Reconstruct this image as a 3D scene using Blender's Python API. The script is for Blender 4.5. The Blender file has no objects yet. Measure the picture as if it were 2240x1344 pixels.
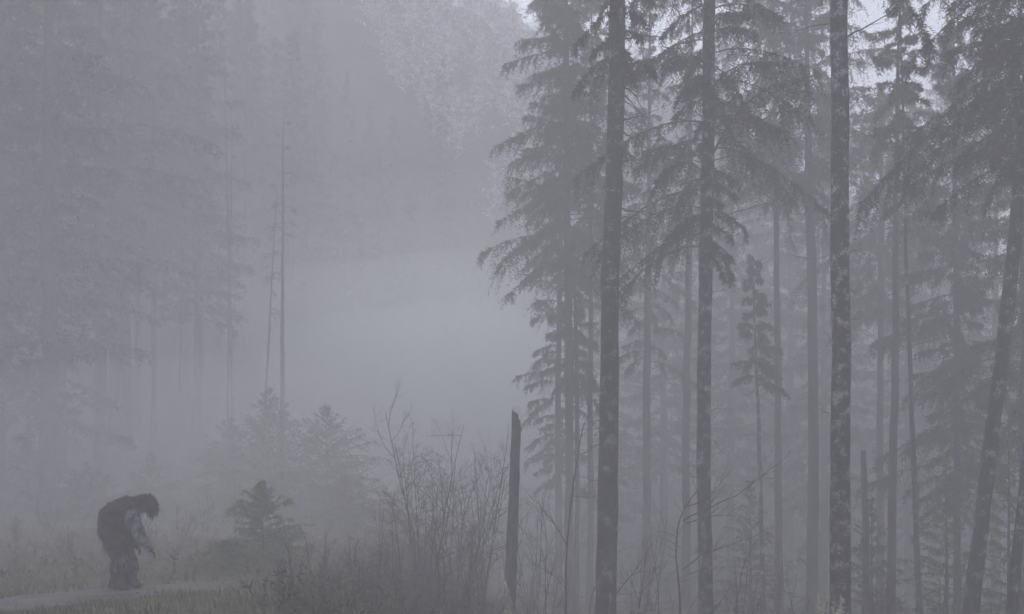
import bpy, bmesh, math, random
import numpy as np
from mathutils import Vector

SC = bpy.context.scene
COL = SC.collection
# ------------------------------------------------------------------ camera
F = 2402.0           # focal length in photograph pixels
CX, HY = 1120.0, 1000.0   # principal column, horizon row
CZ = 1.65            # eye height
cam_d = bpy.data.cameras.new('camera'); cam = bpy.data.objects.new('camera', cam_d); COL.objects.link(cam)
cam.location = (0, 0, CZ); cam.rotation_euler = (math.radians(90), 0, 0)
cam_d.sensor_width = 36; cam_d.lens = 36 * F / 2240
cam_d.shift_y = (HY - 672) / 2240
cam_d.clip_start = 0.1; cam_d.clip_end = 2000
SC.camera = cam
# ------------------------------------------------------------------ sky, sun, exposure
SUN_EL, SUN_AZ = math.radians(60), math.radians(-10)     # azimuth from +Y towards +X
world = bpy.data.worlds.new('World'); SC.world = world; world.use_nodes = True
wn, wl = world.node_tree.nodes, world.node_tree.links
wn.clear()
sky = wn.new('ShaderNodeTexSky'); sky.sky_type = 'NISHITA'; sky.sun_disc = False
sky.sun_elevation = SUN_EL; sky.sun_rotation = SUN_AZ
sky.air_density = 1.0; sky.dust_density = 2.5; sky.ozone_density = 1.0
hsv = wn.new('ShaderNodeHueSaturation'); hsv.inputs['Saturation'].default_value = 0.66
bg = wn.new('ShaderNodeBackground'); bg.inputs['Strength'].default_value = 0.12
wo = wn.new('ShaderNodeOutputWorld')
wl.new(sky.outputs[0], hsv.inputs['Color']); wl.new(hsv.outputs[0], bg.inputs['Color']); wl.new(bg.outputs[0], wo.inputs['Surface'])
sun_d = bpy.data.lights.new('sun', 'SUN'); sun = bpy.data.objects.new('sun', sun_d); COL.objects.link(sun)
sun_d.energy = 0.8; sun_d.angle = math.radians(25); sun_d.color = (1.0, 0.99, 0.98)
sdir = Vector((math.sin(SUN_AZ) * math.cos(SUN_EL), math.cos(SUN_AZ) * math.cos(SUN_EL), math.sin(SUN_EL)))
sun.rotation_euler = sdir.to_track_quat('Z', 'Y').to_euler(); sun.location = sdir * 200
vs = SC.view_settings
vs.view_transform = 'Standard'; vs.look = 'None'; vs.gamma = 1.0; vs.use_curve_mapping = False; vs.exposure = 0.85
SC.render.engine = 'CYCLES'
cy = SC.cycles
cy.max_bounces = 11; cy.diffuse_bounces = 2; cy.glossy_bounces = 1; cy.transmission_bounces = 2
cy.volume_bounces = 9; cy.transparent_max_bounces = 8
cy.use_denoising = True
cy.use_adaptive_sampling = True; cy.adaptive_threshold = 0.04; cy.adaptive_min_samples = 16; cy.use_light_tree = False
HAZE = 0.0083
# ------------------------------------------------------------------ helpers
rng = np.random.default_rng(7)
def ss(a, b, x):
    t = np.clip((np.asarray(x, float) - a) / (b - a), 0, 1)
    return t * t * (3 - 2 * t)
def at(x, y, Y):
    return np.array([(x - CX) * Y / F, Y, CZ - (y - HY) * Y / F])
def ground(X, Y):
    X = np.asarray(X, float); Y = np.asarray(Y, float)
    r = ss(-4.5, 2.0, X)
    z = -0.039 * np.clip(Y, -40, 20)
    z = z - r * 1.9 * ss(5, 20, Y)
    z = z - (0.30 + 0.70 * r) * 0.085 * np.clip(Y - 20, 0, 55)
    z = z + 7.0 * ss(9, 48, -X) * ss(8, 45, Y)                 # bank rising on the left
    z = z + 4.0 * ss(40, 62, Y) * ss(2, 22, -X)
    z = z + 3.0 * ss(20, 70, X) * ss(20, 60, Y)
    peak = 41.0 - 0.62 * np.clip(X - 4, 0, 45) + 1.5 * np.sin(X * 0.09 + 0.5)
    z = z + (peak + 5) * ss(62, 106, Y + 0.22 * np.clip(-X, -2, 60))
    z = z - 25 * ss(110, 180, Y)
    z = z + 0.25 * np.sin(X * 0.21 + 1.3) * np.sin(Y * 0.17) * ss(15, 40, Y)
    return z

def new_mesh(name, V, faces_tri=None, mats=(), smooth=False, midx=None, quads=None):
    V = np.asarray(V, np.float32).reshape(-1, 3)
    T = np.zeros((0, 3), np.int32) if faces_tri is None else np.asarray(faces_tri, np.int32).reshape(-1, 3)
    Q = np.zeros((0, 4), np.int32) if quads is None else np.asarray(quads, np.int32).reshape(-1, 4)
    me = bpy.data.meshes.new(name)
    me.vertices.add(len(V)); me.vertices.foreach_set('co', V.ravel())
    loops = np.concatenate([T.ravel(), Q.ravel()])
    me.loops.add(len(loops)); me.loops.foreach_set('vertex_index', loops)
    nf = len(T) + len(Q)
    me.polygons.add(nf)
    st = np.concatenate([np.arange(len(T)) * 3, len(T) * 3 + np.arange(len(Q)) * 4]).astype(np.int32)
    me.polygons.foreach_set('loop_start', st)
    for m in mats: me.materials.append(m)
    if midx is not None: me.polygons.foreach_set('material_index', np.asarray(midx, np.int32))
    if smooth: me.polygons.foreach_set('use_smooth', np.ones(nf, bool))
    me.update(calc_edges=True); me.validate()
    return me
def add(name, me, parent=None, loc=(0, 0, 0)):
    o = bpy.data.objects.new(name, me); COL.objects.link(o); o.location = loc
    if parent is not None: o.parent = parent
    return o
def tag(o, label=None, cat=None, group=None, kind=None):
    if label: o['label'] = label
    if cat: o['category'] = cat
    if group: o['group'] = group
    if kind: o['kind'] = kind
    return o
def unit(v):
    v = np.asarray(v, float)
    return v / np.maximum(np.linalg.norm(v, axis=-1, keepdims=True), 1e-9)

class MB:
    """collects tubes and blades"""
    def __init__(s): s.V = []; s.T = []; s.M = []; s.n = 0
    def put(s, V, T, m=0):
        V = np.asarray(V, float).reshape(-1, 3); T = np.asarray(T, int).reshape(-1, 3)
        s.V.append(V); s.T.append(T + s.n); s.M.append(np.full(len(T), m)); s.n += len(V)
    def tube(s, P, R, sides=5, m=0, cap=True, rough=0.0, r=None):
        P = np.asarray(P, float); R = np.broadcast_to(np.asarray(R, float), (len(P),))
        D = unit(np.gradient(P, axis=0))
        ref = np.where(np.abs(D[:, 2:3]) > 0.9, np.array([[1., 0, 0]]), np.array([[0, 0, 1.]]))
        A = unit(np.cross(D, ref)); B = np.cross(D, A)
        a = np.arange(sides) / sides * 2 * np.pi
        rr = R[:, None] * np.ones((1, sides))
        if rough: rr = rr * (1 + rough * r.standard_normal(rr.shape))
        V = P[:, None, :] + rr[..., None] * (np.cos(a)[None, :, None] * A[:, None, :] + np.sin(a)[None, :, None] * B[:, None, :])
        n = len(P); T = []
        for i in range(n - 1):
            for j in range(sides):
                a0 = i * sides + j; a1 = i * sides + (j + 1) % sides
                T.append((a0, a1, a1 + sides)); T.append((a0, a1 + sides, a0 + sides))
        V = V.reshape(-1, 3)
        if cap:
            V = np.vstack([V, P[0], P[-1]]); b = n * sides
            for j in range(sides):
                j1 = (j + 1) % sides
                T.append((j1, j, b)); T.append(((n - 1) * sides + j, (n - 1) * sides + j1, b + 1))
        s.put(V, T, m)
    def tris(s, A, B, C, m=0):
        V = np.stack([A, B, C], 1).reshape(-1, 3); k = len(A)
        s.put(V, np.arange(3 * k).reshape(-1, 3), m)
    def mesh(s, name, mats, smooth=False, origin=None):
        V = np.vstack(s.V)
        if origin is not None: V = V - np.asarray(origin)
        return new_mesh(name, V, np.vstack(s.T), mats, smooth, np.concatenate(s.M))

def smooth_path(P, n):
    P = np.asarray(P, float); t = np.linspace(0, len(P) - 1, n); out = []
    for u in t:
        i = min(int(u), len(P) - 2); f = u - i
        p0, p1, p2, p3 = P[max(i - 1, 0)], P[i], P[i + 1], P[min(i + 2, len(P) - 1)]
        out.append(0.5 * ((2 * p1) + (-p0 + p2) * f + (2 * p0 - 5 * p1 + 4 * p2 - p3) * f * f + (-p0 + 3 * p1 - 3 * p2 + p3) * f ** 3))
    return np.array(out)

# ------------------------------------------------------------------ materials
def mat(name, c1, c2, scale=8.0, rough=0.9, detail=4, speck=None, stretch=(1, 1, 1), bump=0.0, translucent=False):
    m = bpy.data.materials.new(name); m.use_nodes = True
    N, L = m.node_tree.nodes, m.node_tree.links
    b = N['Principled BSDF']; b.inputs['Roughness'].default_value = rough
    b.inputs['Specular IOR Level'].default_value = 0.2
    g = N.new('ShaderNodeNewGeometry'); mp = N.new('ShaderNodeMapping'); mp.inputs['Scale'].default_value = stretch
    L.new(g.outputs['Position'], mp.inputs['Vector'])
    nz = N.new('ShaderNodeTexNoise'); nz.inputs['Scale'].default_value = scale; nz.inputs['Detail'].default_value = detail
    L.new(mp.outputs[0], nz.inputs['Vector'])
    rp = N.new('ShaderNodeValToRGB'); rp.color_ramp.elements[0].position = 0.35; rp.color_ramp.elements[1].position = 0.65
    rp.color_ramp.elements[0].color = (*c1, 1); rp.color_ramp.elements[1].color = (*c2, 1)
    L.new(nz.outputs['Fac'], rp.inputs['Fac']); out = rp.outputs['Color']
    if speck:
        col, sc, lo = speck
        n2 = N.new('ShaderNodeTexNoise'); n2.inputs['Scale'].default_value = sc; n2.inputs['Detail'].default_value = 3
        n3 = N.new('ShaderNodeTexNoise'); n3.inputs['Scale'].default_value = sc * 0.10; n3.inputs['Detail'].default_value = 2
        L.new(g.outputs['Position'], n2.inputs['Vector']); L.new(g.outputs['Position'], n3.inputs['Vector'])
        ad = N.new('ShaderNodeMath'); ad.operation = 'MULTIPLY_ADD'; ad.inputs[1].default_value = 1.0
        L.new(n3.outputs['Fac'], ad.inputs[0]); L.new(n2.outputs['Fac'], ad.inputs[2])
        r2 = N.new('ShaderNodeValToRGB'); lo *= 0.5; r2.color_ramp.elements[0].position = lo; r2.color_ramp.elements[1].position = lo + 0.03
        r2.color_ramp.elements[0].color = (0, 0, 0, 1); r2.color_ramp.elements[1].color = (1, 1, 1, 1)
        hf = N.new('ShaderNodeMath'); hf.operation = 'MULTIPLY'; hf.inputs[1].default_value = 0.5; L.new(ad.outputs[0], hf.inputs[0]); L.new(hf.outputs[0], r2.inputs['Fac'])
        mx = N.new('ShaderNodeMix'); mx.data_type = 'RGBA'
        L.new(r2.outputs['Color'], mx.inputs['Factor']); L.new(out, mx.inputs['A']); mx.inputs['B'].default_value = (*col, 1)
        out = mx.outputs['Result']
    L.new(out, b.inputs['Base Color'])
    if bump:
        bp = N.new('ShaderNodeBump'); bp.inputs['Strength'].default_value = bump; bp.inputs['Distance'].default_value = 0.03
        L.new(nz.outputs['Fac'], bp.inputs['Height']); L.new(bp.outputs[0], b.inputs['Normal'])
    return m
M = {}
M['bark'] = mat('bark', (0.020, 0.017, 0.017), (0.060, 0.050, 0.047), 9, stretch=(3, 3, 0.7), bump=0.6)
M['lichen_bark'] = mat('lichen_bark', (0.020, 0.017, 0.018), (0.055, 0.047, 0.046), 9, stretch=(3, 3, 0.7), bump=0.6, speck=((0.36, 0.37, 0.36), 50.0, 1.105))
M['light_lichen_bark'] = mat('light_lichen_bark', (0.020, 0.017, 0.018), (0.055, 0.047, 0.046), 9, stretch=(3, 3, 0.7), bump=0.6, speck=((0.30, 0.31, 0.30), 44.0, 1.15))
M['twig'] = mat('twig', (0.030, 0.024, 0.022), (0.10, 0.085, 0.075), 14)
M['pale_twig'] = mat('pale_twig', (0.10, 0.09, 0.085), (0.26, 0.25, 0.24), 12)
M['needle'] = mat('needle', (0.026, 0.036, 0.015), (0.072, 0.082, 0.034), 2.2)
M['needle_young'] = mat('needle_young', (0.065, 0.105, 0.030), (0.15, 0.205, 0.065), 2.2)
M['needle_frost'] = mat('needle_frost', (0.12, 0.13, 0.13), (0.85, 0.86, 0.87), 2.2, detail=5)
M['needle_far'] = mat('needle_far', (0.03, 0.04, 0.025), (0.06, 0.075, 0.045), 0.5)
M['ground'] = mat('forest_floor', (0.045, 0.038, 0.026), (0.10, 0.088, 0.055), 1.3, detail=8, bump=0.5)
M['gravel'] = mat('gravel', (0.055, 0.050, 0.046), (0.115, 0.11, 0.108), 2.3, detail=12, bump=0.6)
M['stone'] = mat('stone', (0.10, 0.095, 0.09), (0.24, 0.235, 0.23), 9)
M['snag_wood'] = mat('snag_wood', (0.030, 0.027, 0.027), (0.13, 0.12, 0.115), 10, stretch=(4, 4, 0.35), bump=0.8)
M['stem'] = mat('stem', (0.05, 0.038, 0.028), (0.14, 0.115, 0.080), 3.0)
M['grass'] = mat('grass', (0.06, 0.07, 0.03), (0.17, 0.155, 0.09), 1.6)
M['straw'] = mat('straw', (0.38, 0.34, 0.26), (0.62, 0.57, 0.46), 9)
M['fur'] = mat('fur', (0.020, 0.017, 0.016), (0.095, 0.080, 0.070), 7)
M['fur_pale'] = mat('fur_pale', (0.07, 0.07, 0.075), (0.31, 0.315, 0.33), 9)
M['skin'] = mat('skin', (0.020, 0.017, 0.016), (0.036, 0.030, 0.028), 12, rough=0.7)
M['eye'] = mat('eye', (0.01, 0.008, 0.006), (0.03, 0.02, 0.015), 30, rough=0.2)

# ------------------------------------------------------------------ terrain
xs = np.concatenate([np.linspace(-230, -40, 50), np.linspace(-38, 38, 110), np.linspace(42, 230, 46)])
ys = np.concatenate([np.linspace(-60, -5, 20), np.linspace(-3, 60, 120), np.linspace(62, 230, 70)])
GX, GY = np.meshgrid(xs, ys)
rg = np.random.default_rng(3)
GZ = ground(GX, GY) + rg.normal(0, 0.035, GX.shape) * ss(1, 6, np.abs(GX + 6.6) + 0 * GY)
nx = len(xs); I = (np.arange(len(ys) - 1)[:, None] * nx + np.arange(nx - 1)[None, :]).ravel()
tag(add('ground', new_mesh('ground', np.stack([GX, GY, GZ], -1), None, [M['ground']], True, None,
    np.stack([I, I + 1, I + 1 + nx, I + nx], 1))), kind='structure', label='dim forest floor of moss, earth and litter under the trees')
# gravel path
pc = smooth_path([(-10.5, 8, 0), (-8.6, 14.5, 0), (-7.2, 18.6, 0), (-6.0, 20.3, 0), (-5.2, 21.2, 0)], 60)
pd = unit(np.gradient(pc, axis=0)); pn = np.stack([-pd[:, 1], pd[:, 0], 0 * pd[:, 0]], 1)
rows = []
K = 9
for i in range(60):
    for k in range(K):
        u = (k / (K - 1) - 0.5) * 2
        w = (0.95 + 0.12 * math.sin(i * 0.9 + (2 if u > 0 else 0))) * (1.0 if i < 46 else 1 - (i - 46) / 15)
        q = pc[i] + pn[i] * u * w
        q[2] = float(ground(q[0], q[1])) + 0.05 - 0.05 * u * u + 0.02
        rows.append(q)
I = (np.arange(59)[:, None] * K + np.arange(K - 1)[None, :]).ravel()
tag(add('path', new_mesh('path', rows, None, [M['gravel']], True, None, np.stack([I, I + 1, I + 1 + K, I + K], 1))), kind='structure',
    label='pale gravel track under the feet of the shaggy figure')

# ------------------------------------------------------------------ conifer foliage
def foliage(mb, S, D, Ln, r, n=12, size=0.11, sag=0.35, m=0, tuft=1.0):
    """S start, D direction, Ln length of each twig (arrays): tapering rows of needle tufts"""
    K = len(S)
    t = (np.arange(n)[None, :] + r.random((K, n))) / n
    pos = S[:, None, :] + D[:, None, :] * (Ln[:, None] * t)[..., None]
    pos[..., 2] -= sag * Ln[:, None] * t * t
    ax = D[:, None, :] * np.ones((1, n, 1)); ax = ax + 0; ax[..., 2] -= 2 * sag * t
    ax = unit(ax)
    sd = unit(np.cross(ax, unit(r.standard_normal((K, n, 3)))))
    sz = size * (0.6 + 0.8 * r.random((K, n)))[..., None] * (1.15 - 0.55 * t)[..., None]
    tip = pos + unit(ax * (0.5 + 0.6 * r.random((K, n, 1))) + sd) * sz
    w = sz * 0.20 * tuft
    mb.tris((pos - ax * w).reshape(-1, 3), (pos + ax * w).reshape(-1, 3), tip.reshape(-1, 3), m)

def branch_spray(mb, base, az, L, el, r, droop=0.5, hang=0.8, dens=9, size=0.11, n=11, tw=0.45, wood=True, bare=0.12, tuft=1.0, tmin=0.16):
    out = np.array([math.cos(az), math.sin(az), 0.0]); lat = np.array([-out[1], out[0], 0.0])
    t = np.linspace(0, 1, 7)
    bend = r.normal(0, 0.10)
    P = base + out * (L * t * math.cos(el))[:, None] + lat * (bend * L * t * t)[:, None]
    P[:, 2] += L * (math.sin(el) * t - droop * t * t + 0.18 * droop * t ** 4)
    if wood: mb.tube(P, np.linspace(0.008 + 0.006 * L, 0.003, 7), 3, 1, False)
    k = max(4, int(dens * L))
    u = bare + (1 - bare) * r.random(k) ** 0.8
    S = np.stack([np.interp(u, t, P[:, i]) for i in range(3)], 1)
    side = np.where(r.random(k) < 0.5, -1, 1)[:, None]
    D = lat[None] * side * (0.35 + 0.5 * r.random((k, 1))) + out[None] * (0.25 + 0.6 * r.random((k, 1))) + np.array([[0, 0, -1.0]]) * (hang * (0.3 + 0.9 * r.random((k, 1))))
    Ln = L * tw * (0.35 + 0.75 * r.random(k)) * (1.0 - 0.55 * u)
    Ln = np.maximum(Ln, tmin)
    foliage(mb, S, unit(D), Ln, r, n, size, 0.35, 0, tuft)
    foliage(mb, P[1:6], unit(np.diff(P, axis=0))[1:6], np.full(5, L / 5.5), r, n, size * 0.9, 0.1, 0, tuft)

def crown_mesh(zb, zt, R, r, nb, axis=None, droop=0.5, hang=0.8, dens=9, size=0.11, n=11, tw=0.45, shape=0.75, el0=0.15, mats=None, name='crown', tuft=1.0, gap=0.25, mul=None, lmin=0.12, tmin=0.16, taper=0.0, rise=0.55, whorl=0, elv=0.08):
    """needle crown between heights zb and zt (relative to base); axis(z)->xy of trunk; R max radius"""
    mb = MB()
    for i in range(nb):
        f = (i + r.random()) / nb
        if whorl: f = (math.floor(f * whorl) + 0.6 * r.random()) / whorl
        z = zb + (zt - zb) * f
        a = i * 2.39996 + r.normal(0, 0.45)
        L = R * (1 - f) ** shape * (0.72 + 0.45 * r.random()) + lmin
        if f < 0.25: L *= 0.70 + 1.2 * f
        if r.random() < gap * 0.4: L *= 0.5
        if mul is not None: L *= mul(a, f)
        xy = axis(z) if axis else (0, 0)
        branch_spray(mb, np.array([xy[0], xy[1], z]), a, L, el0 + rise * f + r.normal(0, elv), r, droop * (1 - 0.6 * f), hang, dens, size * (1 - taper * f), n, tw, tuft=tuft, tmin=tmin)
    return mb.mesh(name, mats or [M['needle'], M['twig']])

irr = lambda a, f: 0.60 + 0.75 * (0.5 + 0.5 * math.sin(a * 1.7 + f * 23)) * (0.5 + 0.5 * math.sin(a * 0.9 - f * 41 + 1)) + 0.15 * math.sin(f * 90)
def trunk_mesh(P, R, r, mats, sides=12, name='trunk'):
    P = np.asarray(P); n = max(8, int(np.linalg.norm(P[-1] - P[0]) / 0.6))
    Q = smooth_path(P, n); rr = np.interp(np.linspace(0, 1, n), np.linspace(0, 1, len(R)), R)
    w_ = np.cumsum(r.normal(0, 0.010, (n, 2)), 0); w_ -= np.linspace(0, 1, n)[:, None] * w_[-1]
    Q[:, :2] += w_
    flare = 1 + 0.5 * np.exp(-np.linspace(0, 1, n) * n * 0.9)
    mb = MB(); mb.tube(Q, rr * flare, sides, 0, True, 0.03, r)
    return mb.mesh(name, mats, True)

def limb_mesh(P, r0, r, name='limb', twigs=4, mats=None, tl=0.35):
    P = smooth_path(P, 9); P[1:-1] += r.normal(0, 0.012, (7, 3))
    mb = MB(); mb.tube(P, np.linspace(r0, r0 * 0.25, 9), 5)
    d = P[-1] - P[0]
    for k in range(twigs):
        i = r.integers(3, 9); s = P[i]; v = unit(unit(d) + r.normal(0, 0.6, 3)) * tl * (0.4 + r.random())
        mb.tube(smooth_path([s, s + v * 0.5 + r.normal(0, 0.03, 3), s + v], 5), np.linspace(r0 * 0.35, r0 * 0.12, 5), 3)
    return mb.mesh(name, mats or [M['twig']])

def px_tree(name, label, line, Y, width, top, bark='bark', crown=None, limbs=(), seed=1, group=None, cat='tree', stubs=9, tip_r=0.015):
    """line: (x, y) pixels from low to high of the trunk; width: px at foot and at top of line; top: height of tip above eye level in px"""
    r = np.random.default_rng(seed)
    P = [at(x, y, Y) for x, y in line]
    d = (P[1] - P[0]) / (P[1][2] - P[0][2])
    gz = float(ground(P[0][0], Y))
    if P[0][2] > gz:
        foot = P[0] + d * (gz - 0.15 - P[0][2]); P = [foot] + P
    e = (P[-1] - P[-2]) / (P[-1][2] - P[-2][2])
    ztop = CZ - (top - HY) * Y / F
    w0, w1 = width[0] * Y / F / 2, width[1] * Y / F / 2
    zl = P[-1][2]; tip = P[-1] + e * (ztop - zl)
    zs = np.array([p[2] for p in P] + [ztop]); A = np.array(P + [tip])
    za, zb_ = at(0, line[0][1], Y)[2], at(0, line[-1][1], Y)[2]
    rad = [w0 + (w1 - w0) * (z - za) / (zb_ - za) for z in zs[:-1]] + [tip_r]
    base = np.array([P[0][0], P[0][1], gz])
    root = bpy.data.objects.new(name, None); COL.objects.link(root); root.location = base
    tag(root, label, cat, group)
    zz = np.linspace(zs[0], zs[-1], 24)
    path = np.stack([np.interp(zz, zs, A[:, 0]), np.interp(zz, zs, A[:, 1]), zz], 1) - base
    add('trunk', trunk_mesh(path, np.interp(zz, zs, rad), r, [M[bark]]), root)
    axis = lambda z: (np.interp(z, path[:, 2], path[:, 0]), np.interp(z, path[:, 2], path[:, 1]))
    if crown:
        c = dict(crown); lo = CZ - (c.pop('low') - HY) * Y / F - base[2]
        ms = c.pop('mats', None)
        add('crown', crown_mesh(lo, ztop - base[2], c.pop('R'), r, c.pop('nb'), axis, mats=ms, **c), root)
    ylo = crown['low'] if crown else line[-1][1]
    for k in range(stubs):
        yy = ylo + (1330 - ylo) * r.random(); zz_ = CZ - (yy - HY) * Y / F - base[2]
        if zz_ < 0.5: continue
        x0, y0 = axis(zz_); a = r.random() * 6.283; L = 0.25 + 0.9 * r.random() ** 2; o_ = np.array([math.cos(a), math.sin(a), 0])
        s_ = np.array([x0, y0, zz_]); add('limb', limb_mesh([s_, s_ + o_ * L * 0.5 + [0, 0, 0.10 * r.normal()], s_ + o_ * L + [0, 0, 0.16 * r.normal()]], 0.008 + 0.006 * r.random(), r, twigs=3, tl=0.2), root)
    for lb in limbs:
        pts, r0 = lb[0], lb[1]; dy = lb[2] if len(lb) > 2 else -0.1
        Q = [at(x, y, Y + dy * i) - base for i, (x, y) in enumerate(pts)]
        add('limb', limb_mesh(Q, r0, r, twigs=lb[3] if len(lb) > 3 else 4), root)
    return root

# ---- tall near trees on the right
N_ = dict(droop=0.80, hang=2.2, dens=15, size=0.115, n=24, tw=0.46, tuft=0.75, mul=irr, elv=0.28)
px_tree('fir_tree', 'straight dark trunk with dead limbs poking to one side, beside the broken snag',
    [(1324, 1344), (1327, 1000), (1333, 700), (1345, 400), (1353, 0)], 24.0, (46, 34), -820, 'light_lichen_bark',
    dict(low=140, R=1.75, nb=75, shape=0.5, **N_),
    limbs=[([(1368, 192), (1385, 205), (1404, 236)], 0.022), ([(1368, 208), (1386, 228), (1408, 254)], 0.018), ([(1367, 222), (1390, 240), (1410, 256)], 0.014),
           ([(1366, 262), (1384, 258), (1404, 252)], 0.024), ([(1365, 290), (1382, 303), (1400, 318)], 0.022), ([(1363, 332), (1380, 340), (1398, 352)], 0.020),
           ([(1362, 352), (1382, 351), (1404, 346)], 0.020), ([(1358, 458), (1386, 462), (1425, 468)], 0.026, -0.1, 6), ([(1357, 476), (1380, 477), (1408, 482)], 0.020),
           ([(1352, 690), (1366, 686), (1382, 683)], 0.010), ([(1370, 84), (1420, 80), (1480, 88)], 0.022, -0.2, 7), ([(1344, 40), (1322, 60), (1308, 68)], 0.014)], seed=11)
px_tree('fir_tree', 'mid-thick trunk under a drooping crown with hanging sprays above the curved sapling',
    [(1542, 1344), (1541, 900), (1545, 600), (1550, 300), (1552, 0)], 27.0, (32, 27), -700, 'lichen_bark',
    dict(low=560, R=3.4, nb=112, shape=0.5, **{**N_, 'mul': lambda a, f: irr(a, f) * ((1.35 if math.cos(a) < 0 else 0.55) if f < 0.16 else (0.85 if math.cos(a) < 0 else 1.25) if f < 0.4 else 1)}),
    limbs=[([(1552, 212), (1520, 205), (1480, 212)], 0.02), ([(1560, 330), (1590, 305), (1618, 292)], 0.018), ([(1540, 352), (1515, 352), (1490, 345)], 0.018),
           ([(1556, 352), (1600, 342), (1660, 338)], 0.02), ([(1556, 412), (1580, 402), (1600, 395)], 0.018), ([(1555, 482), (1610, 464), (1700, 440)], 0.018),
           ([(1532, 542), (1545, 530)], 0.012), ([(1552, 565), (1575, 556)], 0.012)], seed=12)
px_tree('fir_tree', 'thickest trunk, dark bark flecked with white lichen from top to bottom',
    [(1832, 1344), (1831, 900), (1829, 500), (1832, 200), (1832, 0)], 22.0, (45, 37), -1000, 'lichen_bark',
    dict(low=-120, R=2.8, nb=50, shape=0.5, **N_),
    limbs=[([(1850, 82), (1900, 55), (1985, 10)], 0.022, -0.2, 6), ([(1850, 555), (1868, 550), (1882, 546)], 0.010), ([(1850, 638), (1858, 637), (1864, 635)], 0.008),
           ([(1850, 705), (1868, 698), (1890, 693)], 0.010), ([(1812, 905), (1798, 900)], 0.008), ([(1853, 1050), (1868, 1046), (1884, 1052)], 0.008)], seed=13)
px_tree('fir_tree', 'dark trunk leaning outward at the side of the picture, heavy boughs at its top',
    [(2124, 1344), (2150, 1080), (2190, 780), (2222, 440), (2240, 250)], 23.5, (34, 27), -700, 'light_lichen_bark',
    dict(low=370, R=3.4, nb=175, shape=0.5, **N_),
    limbs=[([(2140, 1260), (2125, 1240), (2118, 1220)], 0.008), ([(2190, 860), (2225, 850)], 0.010), ([(2190, 925), (2210, 935), (2238, 975)], 0.010)], seed=14)
px_tree('fir_tree', 'half-hidden dark trunk at the very edge beside the leaning trunk',
    [(2215, 1344), (2232, 1180), (2250, 1000)], 22.0, (24, 20), -500, 'light_lichen_bark', dict(low=60, R=2.6, nb=50, shape=0.5, **N_),
    limbs=[([(2232, 1130), (2215, 1105), (2195, 1112)], 0.010)], seed=15)
# ---- broken snag
def snag():
    r = np.random.default_rng(5); Y = 24.5
    P = [at(x, y, Y) for x, y in [(1114, 1344), (1119, 1200), (1125, 1050), (1129, 912)]]
    gz = float(ground(P[0][0], Y)); d = (P[1] - P[0]) / (P[1][2] - P[0][2])
    P = [P[0] + d * (gz - 0.2 - P[0][2])] + P; base = np.array([P[0][0], Y, gz])
    root = bpy.data.objects.new('tree_snag', None); COL.objects.link(root); root.location = base
    tag(root, 'broken dead trunk with a jagged top standing against the pale fog', 'snag')
    Q = smooth_path(np.array(P) - base, 26); sides = 14
    a = np.arange(sides) / sides * 2 * np.pi; V = []
    for i, q in enumerate(Q):
        rad = np.interp(i, [0, 25], [0.145, 0.098]) * (1 + 0.06 * r.standard_normal(sides)) * (1 + 0.10 * np.cos(a * 5 + 1))
        ring = q + np.stack([np.cos(a) * rad, np.sin(a) * rad, 0 * a], 1)
        if i == 25: ring[:, 2] += -0.10 + 0.26 * r.random(sides) - 0.16 * (np.cos(a) > 0.6)
        V.append(ring)
    V = np.vstack(V); T = []
    for i in range(25):
        for j in range(sides):
            a0 = i * sides + j; a1 = i * sides + (j + 1) % sides; T += [(a0, a1, a1 + sides), (a0, a1 + sides, a0 + sides)]
    V = np.vstack([V, Q[-1] + [0, 0, -0.08]])
    for j in range(sides): T.append((25 * sides + j, 25 * sides + (j + 1) % sides, 26 * sides))
    add('trunk', new_mesh('trunk', V, T, [M['snag_wood']]), root)
    for k, (x0, h) in enumerate([(-0.07, 0.26), (0.03, 0.14), (-0.02, 0.20)]):
        mb = MB(); p = Q[-1] + [x0, -0.04 + 0.03 * k, -0.05]; mb.tube([p, p + [0.004, 0, h * 0.6], p + [-0.006, 0, h]], [0.022, 0.014, 0.003], 4)
        add('splinter', mb.mesh('splinter', [M['snag_wood']]), root)
    mb = MB(); p = Q[-3] + [0.09, -0.02, 0]; mb.tube([p, p + [0.025, 0, 0.06], p + [0.02, 0, 0.12]], [0.03, 0.025, 0.004], 5)
    add('splinter', mb.mesh('splinter', [M['snag_wood']]), root)
snag()
# ---- middle distance trees on the right
Q_ = dict(droop=0.65, hang=1.3, dens=12, size=0.15, n=18, tw=0.5, tuft=0.9, mul=irr, elv=0.25)
px_tree('fir_tree', 'tall conifer whose ragged crown borders the pale gap in the fog',
    [(1246, 1344), (1246, 900), (1243, 500), (1240, 100)], 39.0, (20, 13), -230, 'bark', dict(low=600, R=3.9, nb=190, shape=0.62, **Q_),
    limbs=[([(1248, 290), (1262, 284), (1278, 278)], 0.02), ([(1246, 400), (1280, 392)], 0.02)], seed=21)
px_tree('fir_tree', 'small conifer with stubby boughs half way up, behind the ragged bordering conifer',
    [(1262, 1344), (1262, 900), (1258, 700)], 40.0, (12, 8), 560, 'bark', dict(low=860, R=1.7, nb=44, **Q_), seed=22)
px_tree('fir_tree', 'paler conifer reaching lowest boughs into the gap behind the broken snag',
    [(1221, 1344), (1221, 900), (1223, 700)], 46.0, (17, 11), 240, 'bark', dict(low=1060, R=2.5, nb=95, shape=0.45, **Q_), seed=23)
px_tree('fir_tree', 'faint trunk showing just before the dead-limbed trunk',
    [(1290, 1344), (1291, 900), (1292, 600)], 44.0, (15, 10), -60, 'bark', dict(low=640, R=2.4, nb=60, **Q_), seed=24)
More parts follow.
